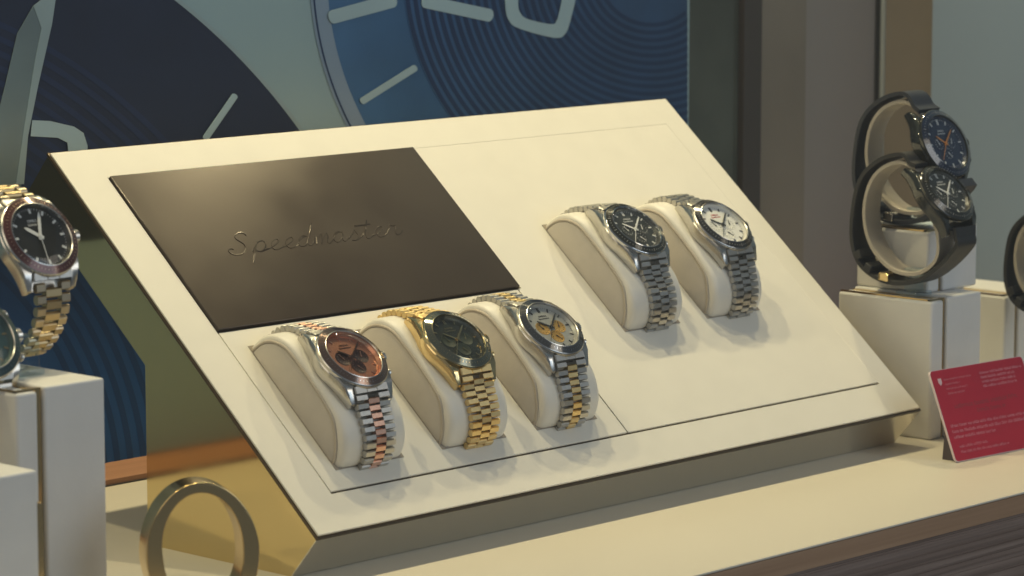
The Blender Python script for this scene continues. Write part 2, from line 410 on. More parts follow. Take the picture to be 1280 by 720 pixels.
# lettering on the plate: joined-up script, raised and of the plate's own metal
SCR = {  # strokes on a unit x-height grid
 'S': ([(1.15, 1.62), (1.02, 1.85), (.7, 1.98), (.36, 1.85), (.28, 1.5), (.55, 1.18), (.85, .85), (.86, .4), (.55, .02), (.1, -.02), (-.3, .15), (-.45, .45), (-.25, .62), (-.05, .5)], 1.25),
 'p': ([(0, .1), (.22, .55), (.3, .95), (.2, .2), (.02, -.9), (.12, .1), (.3, .75), (.6, .98), (.82, .75), (.78, .3), (.5, .02), (.26, .18), (.55, .0), (.95, .2)], 1.0),
 'e': ([(0, .2), (.35, .42), (.62, .75), (.5, .98), (.25, .8), (.18, .4), (.35, .05), (.62, .05), (.9, .3)], .88),
 'd': ([(0, .3), (.3, .8), (.62, .92), (.3, .98), (.08, .6), (.14, .1), (.45, .08), (.66, .6), (.95, 2.0), (.72, .9), (.66, .2), (.8, .02), (1.05, .3)], 1.04),
 'm': ([(0, .3), (.15, .9), (.12, .02), (.2, .6), (.42, .98), (.5, .7), (.44, .02), (.55, .6), (.78, .98), (.86, .7), (.8, .15), (.92, .02), (1.15, .3)], 1.14),
 'a': ([(0, .3), (.3, .85), (.6, .92), (.3, .98), (.08, .6), (.14, .1), (.42, .08), (.6, .5), (.66, .92), (.62, .25), (.76, .02), (1.0, .3)], 1.0),
 's': ([(0, .2), (.3, .7), (.42, 1.02), (.46, .8), (.6, .4), (.48, .04), (.2, .03), (.5, .02), (.85, .3)], .84),
 't': ([(0, .3), (.25, .9), (.42, 1.75), (.26, .6), (.28, .12), (.45, .02), (.75, .3)], .74),
 'r': ([(0, .3), (.22, .85), (.26, 1.05), (.38, .9), (.6, .92), (.54, .4), (.62, .04), (.85, .12), (1.0, .35)], 1.0)}
bm = bmesh.new(); xx = 0; allp = []; sz = 6.5; sl = .38
for chx in 'Speedmaster':
    pts, adv = SCR[chx]
    if chx == 'S':
        tube(bm, [PM @ V((60+(x+y*sl)*sz*1.18, 154.5+y*sz*.98, 1.13)) for x, y in [(q.x, q.y) for q in smooth_path([(*p, 0) for p in pts], 6)]], .34, 6)
        xx = adv-.05
        continue
    allp += [(xx+x, y) for x, y in pts]
    xx += adv
sp = smooth_path([(*p, 0) for p in allp], 6)
tube(bm, [PM @ V((60+(q.x+q.y*sl)*sz*1.56-2, 154.5+q.y*sz, 1.13)) for q in sp], .32, 6)
tb = (xx-1.0-.95)
tube(bm, [PM @ V((60+((xx-3.0)+1.3*sl)*sz*1.56-2, 154.5+1.3*sz, 1.15)), PM @ V((60+((xx-2.0)+1.3*sl)*sz*1.56-2, 154.5+1.32*sz, 1.15))], .35, 6)
lo = obj('lettering', bm, platem, None, True, 60); lo.parent = plate
bm = bmesh.new()

# ================================================================== CUSHIONS (watch pillows on the stand)
CH = [(-33, -2), (-33.2, 1), (-31, 5.5), (-27.5, 9.5), (-21, 14.6), (-13, 16.2), (-2, 16.9), (9, 17), (19, 16.4), (26, 13), (30.5, 8), (32.6, 2), (33, -2)]
def offset_prof(P, d):
    out = []
    for i, (x, y) in enumerate(P):
        a = P[max(i-1, 0)]; b = P[min(i+1, len(P)-1)]
        tx, ty = b[0]-a[0], b[1]-a[1]; l = math.hypot(tx, ty); out.append((x-ty/l*d, y+tx/l*d))
    return out
def dense(P, k=5): return [(q.x, q.y) for q in smooth_path([(*p, 0) for p in P], k)]
CHD = dense(CH, 4)
PBODY = [(-35.5, -2), (-36.6, 1.5), (-35.8, 6), (-32, 12), (-24, 17), (-13, 19), (-2, 19.6), (9, 19.6), (20, 18.8), (28, 15.2), (33, 9.6), (35.2, 3), (35.4, -2)]
PBD = dense(PBODY, 4)
def make_cushion():
    root = empty('watch_cushion')
    bm = bmesh.new(); secs = []
    # body: profile swept over x, rounded at both sides
    xs = [(-19, .2), (-18.6, 1.3), (-17.6, 1.9), (-15.5, 2.2), (-8, 2.3), (0, 2.3), (8, 2.3), (15.5, 2.2), (17.6, 1.9), (18.6, 1.3), (19, .2)]
    base = CHD
    for x, k in xs:
        f = k/2.3
        pr = [(a[0]*(1-f)+b[0]*f, a[1]*(1-f)+b[1]*f) for a, b in zip(CHD, PBD)]
        secs.append([bm.verts.new((x, a, b)) for a, b in pr])
    for i in range(len(secs)-1):
        A, B = secs[i], secs[i+1]
        for k in range(len(A)-1): bm.faces.new((A[k], A[k+1], B[k+1], B[k]))
        bm.faces.new((A[-1], A[0], B[0], B[-1]))
    bm.faces.new(secs[0]); bm.faces.new(secs[-1][::-1])
    obj('body', bm, leather, root, True, 60)
    for s in (-1, 1):
        ins = offset_prof(CHD, -1.0)
        bm = bmesh.new(); xa, xb = (19.6*s, 18.5*s)
        i2 = offset_prof(CHD, -1.7)
        R0 = [bm.verts.new((xb, a, b)) for a, b in ins]; R1 = [bm.verts.new((19.5*s, a, b)) for a, b in ins]; R2 = [bm.verts.new((20.0*s, a, b)) for a, b in i2]
        for A, B in ((R0, R1), (R1, R2)):
            for k in range(len(A)-1): bm.faces.new((A[k], A[k+1], B[k+1], B[k]))
        bm.faces.new(R2)
        obj('side_panel', bm, suede, root, True, 50)
        bm = bmesh.new()
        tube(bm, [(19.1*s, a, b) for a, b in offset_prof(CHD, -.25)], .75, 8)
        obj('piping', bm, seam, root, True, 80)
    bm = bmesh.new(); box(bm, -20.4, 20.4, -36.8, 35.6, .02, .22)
    obj('slot_shade', bm, mat('slot_shadow', (.30, .26, .21), .8), root)  # dark sheet standing in for the shadow round the cushion's foot
    return root

# ================================================================== WATCHES
def arc_frames(path):
    """arc-length sampled 2D path -> function s -> (point, tangent)"""
    L = [0]
    for a, b in zip(path, path[1:]): L.append(L[-1]+math.hypot(b[0]-a[0], b[1]-a[1]))
    def at(s):
        s = max(0, min(s, L[-1]-1e-4))
        for i in range(len(L)-1):
            if L[i+1] >= s: break
        t_ = (s-L[i])/max(L[i+1]-L[i], 1e-6); a, b = path[i], path[i+1]
        d = V((0, b[0]-a[0], b[1]-a[1])).normalized()
        return V((0, a[0]+(b[0]-a[0])*t_, a[1]+(b[1]-a[1])*t_)), d
    return at, L[-1]
def link(bm, x0, x1, P, d, ln, th):
    nrm = V((1, 0, 0)).cross(d); 
    M = Matrix((V((1, 0, 0)), d, nrm)).transposed().to_4x4(); M.translation = P
    # rounded bar: octagonal section across d / normal
    l, h = ln/2, th/2
    sec = [(-l*.7, -h), (l*.7, -h), (l, -h*.5), (l, 0), (l*.9, h*.42), (l*.66, h*.76), (l*.35, h*.95), (0, h), (-l*.35, h*.95), (-l*.66, h*.76), (-l*.9, h*.42), (-l, 0), (-l, -h*.5)]
    prism(bm, sec, x0, x1, M, mapf=lambda y, z, x: V((x, y, z)))
def bracelet(root, paths, wid0, wid1, mo, mc, pitch=3.45, th=2.7, cen=.33, flat=False):
    for path in paths:
        bo = bmesh.new(); bc = bmesh.new()
        at, L = arc_frames(path); n = int(L/pitch)
        for k in range(n):
            for row in (0, 1):
                s = (k+.5+(.5 if row else 0))*pitch
                if s > L-.5: continue
                P, d = at(s); w = wid0+(wid1-wid0)*s/L; hw = w/2; c = hw*cen
                if row == 0:
                    link(bo, -hw, -c-.15, P, d, pitch*.83, th); link(bo, c+.15, hw, P, d, pitch*.83, th)
                else:
                    link(bc, -c, c, P, d, pitch*.83, th*1.04)
        b = obj('bracelet', bo, mo, root, True, 48)
        obj('centre_links', bc, mc, b, True, 48)
    return b
def case_outline(r, lugw, lugy, gap, n=20):
    pts = []
    # right side, from top lug down to bottom lug
    ga = 12.2
    q = []
    q += [(gap, 15.0), (gap, lugy)]
    q += [(lugw, lugy), (lugw+.9, lugy-2.4), (lugw+2.0, lugy-6), (lugw+3.0, lugy-9.4)]
    a0 = R(25)
    for k in range(n+1):
        a = a0-2*a0*k/n; q.append(((r+.4)*math.cos(a), (r+.4)*math.sin(a)))
    q += [(lugw+3.0, -lugy+9.4), (lugw+2.0, -lugy+6), (lugw+.9, -lugy+2.4), (lugw, -lugy), (gap, -lugy), (gap, -15.0)]
    return q+[(-x, y) for x, y in q[::-1]]
def make_watch(name, zt, r, M, ring, beads, dial, sub, mark, hands, bez, ins, dtext, tcol, paths, mo, mc, crown=True, chrono=True, strap=None, w=(19.4, 15.8), ang=(306, 50, 221), fixed=False):
    """watch in its own frame: x = 3 o'clock, y = 12 o'clock, z = out of the dial; bezel top at z = zt"""
    root = empty(name)
    T = Matrix.Translation(V((0, 0, zt)))
    out = case_outline(r, 12.2, 21.0, 10.0)
    bm = bmesh.new(); lv = []
    def drop(y): return -0.021*max(0, abs(y)-11)**2*1.6
    for inset, z, kd in ((1.6, -10.4, .6), (.5, -9.2, .8), (0, -6.2, 1), (.15, -4.0, 1.15), (.9, -2.9, 1.25)):
        ring_ = []
        for x, y in out:
            l = math.hypot(x, y); f = (l-inset)/l; k = f if abs(x) > 10.3 else 1
            ring_.append(bm.verts.new(T @ V((x*k, y*(f if abs(y) > 15.1 else 1), z+drop(y)*kd))))
        lv.append(ring_)
    n = len(out)
    for i in range(len(lv)-1):
        for k in range(n): bm.faces.new((lv[i][k], lv[i][(k+1) % n], lv[i+1][(k+1) % n], lv[i+1][k]))
    bm.faces.new(lv[0][::-1]); bm.faces.new(lv[-1])
    bmesh.ops.triangulate(bm, faces=[f for f in bm.faces if len(f.verts) > 4])
    case = obj('case', bm, ring, root, True, 28)
    # end links between the lugs
    for s in (-1, 1):
        if not mo: break
        bm = bmesh.new()
        M2 = T @ Matrix.Translation(V((0, s*16.2, -4.9))) @ Matrix.Rotation(-s*R(26), 4, 'X')
        # one piece with two grooves between its three bars
        prism(bm, [(-9.7, -1.5), (-3.1, -1.5), (3.1, -1.5), (9.7, -1.5), (9.7, 1.1), (9.3, 1.5), (3.2, 1.5), (2.9, .9), (2.6, 1.5), (-2.6, 1.5), (-2.9, .9), (-3.2, 1.5), (-9.3, 1.5), (-9.7, 1.1)], -1.5, 1.5, M2, mapf=lambda x, y, z: V((x, z, y)))
        obj('end_link', bm, mo, case)
    # bezel
    bm = bmesh.new(); lathe(bm, [(r-2.2, -4.2), (r-.3, -4.0), (r, -3.3), (r, -2.2), (r-.35, -1.75)], 96, T)
    lathe(bm, [(r-.35, -1.75), (r-.5, -1.62)], 96, T); lathe(bm, [(r-3.45, -.35), (r-3.75, -.2), (r-4.0, -.5), (r-4.0, -3.)], 96, T)
    bz = obj('bezel', bm, bez, root, True, 30)
    bm = bmesh.new(); lathe(bm, [(r-.5, -1.66), (r-3.45, -.37)], 96, T)
    bi = obj('bezel_insert', bm, ins, bz, True, 30)
    if beads:
        bm = bmesh.new()
        for k in range(60):
            a = 2*math.pi*k/60; rr = r-2.0; lnn = .45 if k % 5 else 1.3
            Mk = T @ Matrix.Translation(V((rr*math.cos(a), rr*math.sin(a), -.93))) @ Matrix.Rotation(a, 4, 'Z') @ Matrix.Rotation(R(23.5), 4, 'Y')
            box(bm, -lnn/2, lnn/2, -.09, .09, -.05, .1, Mk)
        obj('scale', bm, beads, bi)
    # dial with rehaut
    dr = r-4.0
    bm = bmesh.new(); prism(bm, [(dr*math.cos(2*math.pi*k/72), dr*math.sin(2*math.pi*k/72)) for k in range(72)], -3.4, -2.6, T)
    dl = obj('dial', bm, dial, root)
    bm = bmesh.new(); lathe(bm, [(dr, -1.2), (dr-.9, -2.55)], 72, T); obj('flange', bm, dial if dial is not whited else whitesub, dl, True)
    bm = bmesh.new()
    for k in range(12):
        a = 2*math.pi*k/12; ri, ro = (dr*.76, dr*.91)
        if chrono and k in (0,): ri = dr*.7
        Mk = T @ Matrix.Translation(V((0, 0, -2.45))) @ Matrix.Rotation(-a, 4, 'Z')
        wd = .34 if chrono else .5
        if k == 0 and chrono:
            box(bm, -.6, -.2, ri, ro, -.1, .12, Mk); box(bm, .2, .6, ri, ro, -.1, .12, Mk)
        elif not (chrono and k in (3, 9, 6) and False): box(bm, -wd, wd, ri, ro, -.1, .14, Mk)
    for k in range(60):
        if k % 5:
            Mk = T @ Matrix.Translation(V((0, 0, -2.5))) @ Matrix.Rotation(-2*math.pi*k/60, 4, 'Z'); box(bm, -.06, .06, dr*.87, dr*.92, -.05, .05, Mk)
    obj('hour_markers', bm, mark, dl)
    if chrono:
        for cx, cy in ((-5.3, 0), (5.3, 0), (0, -5.5)):
            bm = bmesh.new()
            lathe(bm, [(.01, -2.62+.1), (3.3, -2.62+.1), (3.5, -2.45), (3.75, -2.45), (3.8, -2.6)], 40, T @ Matrix.Translation(V((cx, cy, 0))))
            sd = obj('subdial', bm, sub, dl, True, 30)
            bm = bmesh.new()
            for k in range(12):
                Mk = T @ Matrix.Translation(V((cx, cy, -2.44))) @ Matrix.Rotation(2*math.pi*k/12, 4, 'Z'); box(bm, -.07, .07, 2.5, 3.1, -.05, .05, Mk)
            an = {-5.3: R(20), 5.3: R(-25), 0: R(-145)}[cx]
            Mk = T @ Matrix.Translation(V((cx, cy, -2.3))) @ Matrix.Rotation(an, 4, 'Z'); box(bm, -.16, .16, -.8, 2.7, -.05, .08, Mk)
            disc_m = [( .38*math.cos(2*math.pi*k/12)+cx, .38*math.sin(2*math.pi*k/12)+cy) for k in range(12)]
            prism(bm, disc_m, -2.35, -2.15, T)
            obj('subdial_hand', bm, mark if mark is not lume else lume, sd)
    bm = bmesh.new()
    def hand(a, l0, l1, w0, w1, z):
        Mk = T @ Matrix.Translation(V((0, 0, z))) @ Matrix.Rotation(-R(a), 4, 'Z')
        prism(bm, [(-w0, l0), (w0, l0), (w0, l1*.8), (w1, l1), (-w1, l1), (-w0, l1*.8)], -.06, .1, Mk)
    hand(ang[0], -1.8, 7.4, .48 if chrono else .8, .15, -2.1); hand(ang[1], -1.8, 11.2, .42 if chrono else .7, .12, -1.9)
    hand(ang[2], -3.5, 11.8, .14, .08, -1.7)
    prism(bm, [(.8*math.cos(2*math.pi*k/16), .8*math.sin(2*math.pi*k/16)) for k in range(16)], -2.3, -1.5, T)
    obj('hands', bm, hands, dl)
    if dtext:
        bm = bmesh.new()
        yy = 7.0
        for s, z_ in dtext:
            text_bm(bm, s, z_, T @ Matrix.Translation(V((0, yy, -2.52))), .03); yy -= z_*.95
        obj('dial_print', bm, tcol, dl)
    # crystal
    bm = bmesh.new(); cr_ = r-3.9
    prof = [(cr_*math.sin(R(90)*k/8), -1.0+1.15*math.cos(R(90)*k/8)) for k in range(9)]
    rg = lathe(bm, [(.02, .15)]+prof[1:]+[(cr_, -1.6)], 64, T); bm.faces.new(rg[0])
    obj('crystal', bm, crystal, root, True, 60)
    # crown and pushers
    bm = bmesh.new()
    Mx = T @ Matrix.Translation(V((r+.2, 0, -6.2))) @ Matrix.Rotation(R(90), 4, 'Y')
    rg = lathe(bm, [(1.0, -1), (1.3, .8), (2.5, .85), (2.7, 1.1), (2.7, 3.0), (2.3, 3.4), (.02, 3.5)], 20, Mx)
    for k, v in enumerate(rg[3]+rg[4]):
        if k % 2: v.co += (Mx.to_3x3() @ V((0, 0, 0)))
    for k in range(20):
        Mk = Mx @ Matrix.Rotation(2*math.pi*k/20, 4, 'Z'); box(bm, 2.5, 2.95, -.18, .18, 1.2, 3.0, Mk)
    obj('crown', bm, ring if ring is not steelb else steel, case, True, 30)
    if chrono:
        for a in (27, -27):
            bm = bmesh.new(); Mp = T @ Matrix.Rotation(R(a), 4, 'Z') @ Matrix.Translation(V((r, 0, -6.0))) @ Matrix.Rotation(R(90), 4, 'Y')
            rg = lathe(bm, [(.95, -1), (.95, 1.5), (1.75, 1.55), (1.85, 1.8), (1.85, 2.7), (1.6, 3.0), (.02, 3.05)], 20, Mp)
            obj('pusher', bm, ring if ring is not steelb else steel, case, True, 30)
    if paths and mo: bracelet(root, paths, w[0], w[1], mo, mc)
    if M is not None:
        m = M.copy(); m.translation = m.translation*S; root.matrix_world = m
    return root

# bracelet path on a cushion (y = v - watch centre, z = height over the face); cushion centre is 2.8 lower
ZT = 29.5
def wrap_paths(dy):
    off = [(a+dy, b) for a, b in offset_prof(PBD, 1.5)]
    lo_ = [p for p in off if p[0] < -24+min(dy, 0)][::-1]; hi_ = [p for p in off if p[0] > 24.5+min(dy, 0)]
    lo_.sort(key=lambda p: -p[1]); hi_.sort(key=lambda p: -p[1])
    lo_ = [p for p in lo_ if p[1] < 17.5]; hi_ = [p for p in hi_ if p[1] < 17.5]
    return [[(-17.6, ZT-5.9), (-20, ZT-7.2), (-22.6, ZT-9.6)]+lo_, [(17.6, ZT-5.9), (20, ZT-7.2), (22.6, ZT-9.6)]+hi_]
SP = [('OMEGA', 1.5), ('Speedmaster', 1.35)]
GRP = 'chronographs on the sloping stand'
specs = [
 ('w1', (53, 68.8), (53, 68), dict(ring=steel, beads=steelp, dial=rosed, sub=rosedark, mark=rose, hands=rosedark, bez=steel, ins=mat('rose_steel_insert', (.22, .15, .12), .12, .85), dtext=SP, tcol=rosedark, mo=steelb, mc=roseb),
  'two-tone chronograph with copper-pink dial and dark subdials, steel and rose bracelet'),
 ('w2', (118, 69.2), (117.6, 68), dict(ring=gold, beads=gold, dial=oliv, sub=olivs, mark=gold, hands=gold, bez=mat('olive_gold', (.40, .34, .20), .16, 1.), ins=mat('olive_insert', (.13, .14, .11), .08, .7, coat=.5), dtext=SP, tcol=gold, mo=goldb, mc=goldb),
  'all yellow gold chronograph with dark olive dial on the middle cushion of the lower row'),
 ('w3', (178.3, 67.8), (179, 68.5), dict(ring=steel, beads=steelp, dial=silv, sub=goldsub, mark=markblk, hands=markblk, bez=steel, ins=mat('grey_insert', (.13, .13, .13), .1, .8, coat=.3), dtext=SP, tcol=markblk, mo=steelb, mc=goldb),
  'two-tone chronograph with silver dial and three golden subdials, steel and gold bracelet'),
 ('w4', (280.3, 118.3), (279.3, 114.8), dict(ring=steel, beads=tickm, dial=blackm, sub=blackm, mark=lume, hands=lume, bez=steelp, ins=blackc, dtext=SP, tcol=lume, mo=steelb, mc=steelb),
  'steel chronograph with black dial and black bezel on the upper row'),
 ('w5', (343, 113.8), (340.8, 114.6), dict(ring=steel, beads=tickm, dial=whited, sub=whitesub, mark=markblk, hands=markblk, bez=steel, ins=mat('dark_insert', (.05, .05, .05), .14, .5, coat=.4), dtext=SP, tcol=redink, mo=steelb, mc=steelb),
  'steel chronograph with white dial and dark bezel at the right of the stand')]
clab = ['cream leather cushion under the copper-pink dial chronograph', 'cream leather cushion under the all gold chronograph',
        'cream leather cushion under the silver dial chronograph with golden subdials', 'cream leather cushion under the black dial steel chronograph',
        'cream leather cushion under the white dial steel chronograph']
proto = make_cushion()
def copy_tree(o, parent=None):
    c = o.copy(); col.objects.link(c)
    if parent: c.parent = parent
    for ch in [q for q in bpy.data.objects if q.parent == o]: copy_tree(ch, c)
    return c
for i, (k, (u, v), (cu_, cv_), kw, lab) in enumerate(specs):
    w_ = make_watch('chronograph', ZT, 17.3, panel_matrix(u, v, 0), paths=wrap_paths(cv_-v), **kw)
    tag(w_, lab, 'watch', GRP)
    c = proto if i == 0 else copy_tree(proto)
    M = panel_matrix(cu_, cv_, .06); M.translation = M.translation*S; c.matrix_world = M
    tag(c, clab[i], 'cushion', 'watch cushions set into the sloping stand')

# ================================================================== PEDESTALS
def pedestal(x, y, z, h, depth, label, group='display pedestals', cut=None, front=None):
    """corner (x, y) = front left; slab, brass sheet, block side by side along X"""
    r_ = empty('display_pedestal', (x, y, z))
    bm = bmesh.new(); box(bm, 0, 10.4, 0, depth, .05, h-1.2); bevel(obj('side_slab', bm, pedw, r_), 1.5, 3)
    bm = bmesh.new(); box(bm, 10.7, 13.2, 1.8, depth-1, .05, h-.9); box(bm, .8, 13.1, 1.6, 3.4, h-1.1, h-.3); box(bm, .8, 2.2, 1.7, depth-1, h-1.1, h-.35)
    obj('brass_sheet', bm, brassr, r_)
    bm = bmesh.new(); box(bm, 13.5, 43.5, 0, depth, .05, h); bevel(obj('block', bm, pedw, r_), 1.2, 3)
    tag(r_, label, 'pedestal', group); return r_
lowp = pedestal(437, -9.6, 0, 73, 60, 'low cream pedestal with a brass strip behind the red card')
bm = bmesh.new(); box(bm, 43.7, 59.5, 22, 60, .05, 73); bevel(obj('rear_block', bm, pedw, lowp), 1.2, 3)
pedestal(453, 5, 73.1, 33, 46, 'short cream block stacked on the low pedestal under the blue dial watch')
pedestal(-141.5, 0, 0, 96.5, 56, 'tall white pedestal with a brass strip at the left edge of the photo')
r_ = empty('display_block', (-182, -26, 0))
bm = bmesh.new(); box(bm, -20, 29.5, 0, 24, .05, 71); bevel(obj('block', bm, pedw, r_), 1.2, 3)
bm = bmesh.new(); box(bm, 29.8, 32.6, 1.2, 23, .05, 58); obj('brass_sheet', bm, brassr, r_)
tag(r_, 'lower white block in front of the tall pedestal at the left edge', 'display block', 'display pedestals')
pedestal(567, 35, 0, 58, 60, 'cream pedestal cut off by the right edge above the red card')

# ================================================================== WATCHES ON C-RING HOLDERS
def loop_path(a, b, tilt, cy, cz, n=64, squash=0.):
    out = []
    for k in range(n):
        t_ = 2*math.pi*k/n; y = a*math.cos(t_); z = b*math.sin(t_)
        y += squash*z*z/b
        out.append((cy+y*math.cos(tilt)-z*math.sin(tilt), cz+y*math.sin(tilt)+z*math.cos(tilt)))
    return out
def band(bm, path, x0, x1, t0, t1, close=True, wf=None):
    n = len(path); rings = []
    for i, (y, z) in enumerate(path):
        a = path[(i-1) % n] if close else path[max(i-1, 0)]; b = path[(i+1) % n] if close else path[min(i+1, n-1)]
        ty, tz = b[0]-a[0], b[1]-a[1]; l = math.hypot(ty, tz); ny, nz = tz/l, -ty/l
        k = wf(i/n) if wf else 1
        rings.append([bm.verts.new((x, y+ny*t, z+nz*t)) for x, t in ((x0*k, t0), (x1*k, t0), (x1*k*1.0, (t0+t1)/2+(t1-t0)*.3), (x1*k*.86, t1), (x0*k*.86, t1), (x0*k, (t0+t1)/2+(t1-t0)*.3))])
    m = 6
    for i in range(n if close else n-1):
        A, B = rings[i], rings[(i+1) % n]
        for k in range(m): bm.faces.new((A[k], A[(k+1) % m], B[(k+1) % m], B[k]))
    if not close: bm.faces.new(rings[0]); bm.faces.new(rings[-1][::-1])
CONT = [(1157, 204), (1142, 198), (1125, 197), (1098, 204), (1076, 226), (1067, 260), (1065, 300), (1074, 328), (1095, 345), (1119, 351), (1145, 347), (1169, 331), (1190, 308), (1207, 290)]
INN = [(1083, 262), (1089, 233), (1103, 214), (1124, 206), (1141, 214), (1151, 236), (1162, 268), (1170, 298), (1167, 324), (1146, 339), (1118, 335), (1097, 315), (1086, 291)]
def strap_watch(center, N, X, tr, mstr, label, kw, ringlab, mring, foot_z, r=17.3):
    """strap and holder outlines are ovals in the plane X = const; tr = (dx, dy, scale) of the outline"""
    nrm = V((0, -math.cos(N), math.sin(N))); y12 = V((0, math.sin(N), math.cos(N)))
    M = Matrix((V((1, 0, 0)), y12, nrm)).transposed().to_4x4(); M.translation = V(center)
    w_ = make_watch('wristwatch', 0, r, M, paths=None, **kw)
    Mi = M.inverted()
    f = lambda q, xo: (lambda w: (w.y, w.z))(wallx(1187.5+(q[0]-1187.5)*tr[2]+tr[0], 238+(q[1]-238)*tr[2]+tr[1], X+xo))
    run = [f(q, -8.5) for q in CONT]
    loc = [(lambda p: (p.y, p.z))(Mi @ V((X, y, z))) for y, z in run]
    loc = [(18.5, -5.6), (22.5, -8.2)]+loc[2:-1]+[(-22.5, -8.6), (-18.5, -5.6)]
    loc = [(q.x, q.y) for q in smooth_path([(*p, 0) for p in loc], 5)]
    bm = bmesh.new(); band(bm, loc, -8.8, 8.8, -2.6, 0, False, lambda g: 1-.2*math.sin(math.pi*g))
    s_ = obj('strap', bm, mstr, w_, True, 40)
    at_, L = arc_frames(loc)
    bm = bmesh.new()
    for ss in (.635,):
        P, d = at_(L*ss); nv = V((1, 0, 0)).cross(d)
        sg = 1 if nv.dot(P-V((0, 0, -28))) > 0 else -1
        nv = nv*sg
        M2 = Matrix((V((1, 0, 0)), d, nv)).transposed().to_4x4(); M2.translation = P
        for q in ((-9.4, -7.4, -3, 3, -3.2, .9), (7.4, 9.4, -3, 3, -3.2, .9), (-9.4, 9.4, -3.2, -1.8, -3, 1)): box(bm, *q, M2)
    bevel(obj('buckle', bm, gold if mstr is strapm else steel, s_), .3)
    bm = bmesh.new()
    for ss in (.50, .56):
        P, d = at_(L*ss); nv = V((1, 0, 0)).cross(d)*sg
        M2 = Matrix((V((1, 0, 0)), d, nv)).transposed().to_4x4(); M2.translation = P
        box(bm, -8.6, 8.6, -2.2, 2.2, -3.2, 1.6, M2)
    bevel(obj('keeper', bm, mstr, s_), .5)
    tag(w_, label, 'watch')
    ring = [f(q, -6) for q in INN]; ring = [(q.x, q.y) for q in smooth_path([(*p, 0) for p in ring], 5, True)]
    cy = sum(q[0] for q in ring)/len(ring); cz = sum(q[1] for q in ring)/len(ring)
    h = empty('watch_holder', mtx=Matrix.Translation(V((X, cy, cz))))
    ring = [(y-cy, z-cz) for y, z in ring]
    bm = bmesh.new(); band(bm, ring, -6.5, 6.5, 2.2, 0)
    obj('ring', bm, mring, h, True, 40)
    fz = foot_z-cz; yb, zb = min(ring, key=lambda q: q[1])
    bm = bmesh.new(); box(bm, -7, 7, yb-6, yb+7, fz+.1, fz+2.5); box(bm, -4, 4, yb-3, yb+4, fz+2.4, zb+1.5)
    bevel(obj('stem', bm, acrylic, h), .5)
    tag(h, ringlab, 'watch holder', 'ring holders carrying watches')
    return w_
OM = [('OMEGA', 1.5), ('Speedmaster', 1.3)]
def at(x, y, d): return CAM+ray(x, y)*d
c8 = wallx(1187.5, 238, 443); l8 = c8.x
strap_watch(c8, R(40), l8, (0, 0, 1), strapm, 'black chronograph on a black leather strap, the nearer and lower one beside the stand',
  dict(ring=blackc, beads=tickm, dial=blackm, sub=blackm, mark=lume, hands=lume, bez=blackc, ins=blackc, dtext=OM, tcol=lume, mo=None, mc=None),
  'cream ring holder inside the nearer black chronograph', stitch, 73.2)
c7 = wallx(1186, 177, 462); l7 = c7.x
strap_watch(c7, R(27), l7, (3, -76, 1), strapb, 'blue dial chronograph on a dark strap with an orange hand, on the upper block',
  dict(ring=blackc, beads=tickm, dial=blued, sub=blued, mark=lume, hands=mat('orange_hand', (.55, .22, .06), .4), bez=blackc, ins=mat('navy_ceramic', (.012, .02, .045), .1, coat=.6), dtext=OM, tcol=lume, mo=None, mc=None),
  'cream ring holder inside the blue dial chronograph', stitch, 106.4, r=18.8)
c9 = at(1356, 295, 1760); l9 = c9.x
strap_watch(c9, R(30), l9, (168, 62, .8), strapm, 'watch on a brown-black strap cut off by the right edge',
  dict(ring=steel, beads=None, dial=blackm, sub=blackm, mark=lume, hands=lume, bez=steel, ins=steel, dtext=None, tcol=lume, mo=None, mc=None, chrono=False),
  'cream ring holder at the right edge of the photo', stitch, 58.2, r=15)
# left: two bracelet watches
cL = at(53.5, 292, 1300)
NL = R(33); nrm = V((0, -math.cos(NL), math.sin(NL))); y12 = V((0, math.sin(NL), math.cos(NL)))
ML = Matrix((V((1, 0, 0)), y12, nrm)).transposed().to_4x4(); ML.translation = cL
lowL = [(-18, -6), (-26, -11), (-31, -17), (-34.5, -25), (-35.5, -34), (-33, -42)]; upL = [(18, -6), (25, -10.5), (29, -16), (31, -24), (30, -34)]
lowL = [(q.x, q.y) for q in smooth_path([(*p, 0) for p in lowL], 4)]; upL = [(q.x, q.y) for q in smooth_path([(*p, 0) for p in upL], 4)]
w_ = make_watch('wristwatch', 0, 17.7, ML, paths=None, ring=steel, beads=pale, dial=blackm, sub=blackm, mark=lume, hands=lume, bez=steel, ins=insertr,
   dtext=[('OMEGA', 1.8), ('SEAMASTER', 1.3)], tcol=lume, mo=steelb, mc=None, chrono=False, ang=(306, 20, 185))
bracelet(w_, [lowL, upL], 17, 13.5, pale, mat('muted_gold', (.52, .40, .22), .34, 1.), pitch=4.8, th=2.8, cen=.46)
tag(w_, 'two-tone bracelet watch with red-brown bezel and black dial at the left edge', 'watch')
def clear_holder(x, y, z0, z1, lab):
    h = empty('watch_holder', (x, y, z0)); bm = bmesh.new()
    box(bm, -7, 7, -7, 7, .05, 2.5); box(bm, -6, 6, -5, 5, 2.4, z1-z0)
    bevel(obj('stem', bm, acrylic, h), .6)
    tag(h, lab, 'watch holder', 'ring holders carrying watches')
clear_holder(-116, 30, 96.6, 112, 'clear acrylic holder on top of the tall white pedestal at the left')
cM = at(-22, 418, 1262)
MM = ML.copy(); MM.translation = cM
w_ = make_watch('wristwatch', 0, 18.3, MM, paths=None, ring=steel, beads=steelp, dial=teald, sub=goldsub, mark=gold, hands=gold, bez=steel, ins=mat('teal_insert', (.08, .12, .12), .12, .6), dtext=None, tcol=lume, mo=steelb, mc=None, chrono=True)
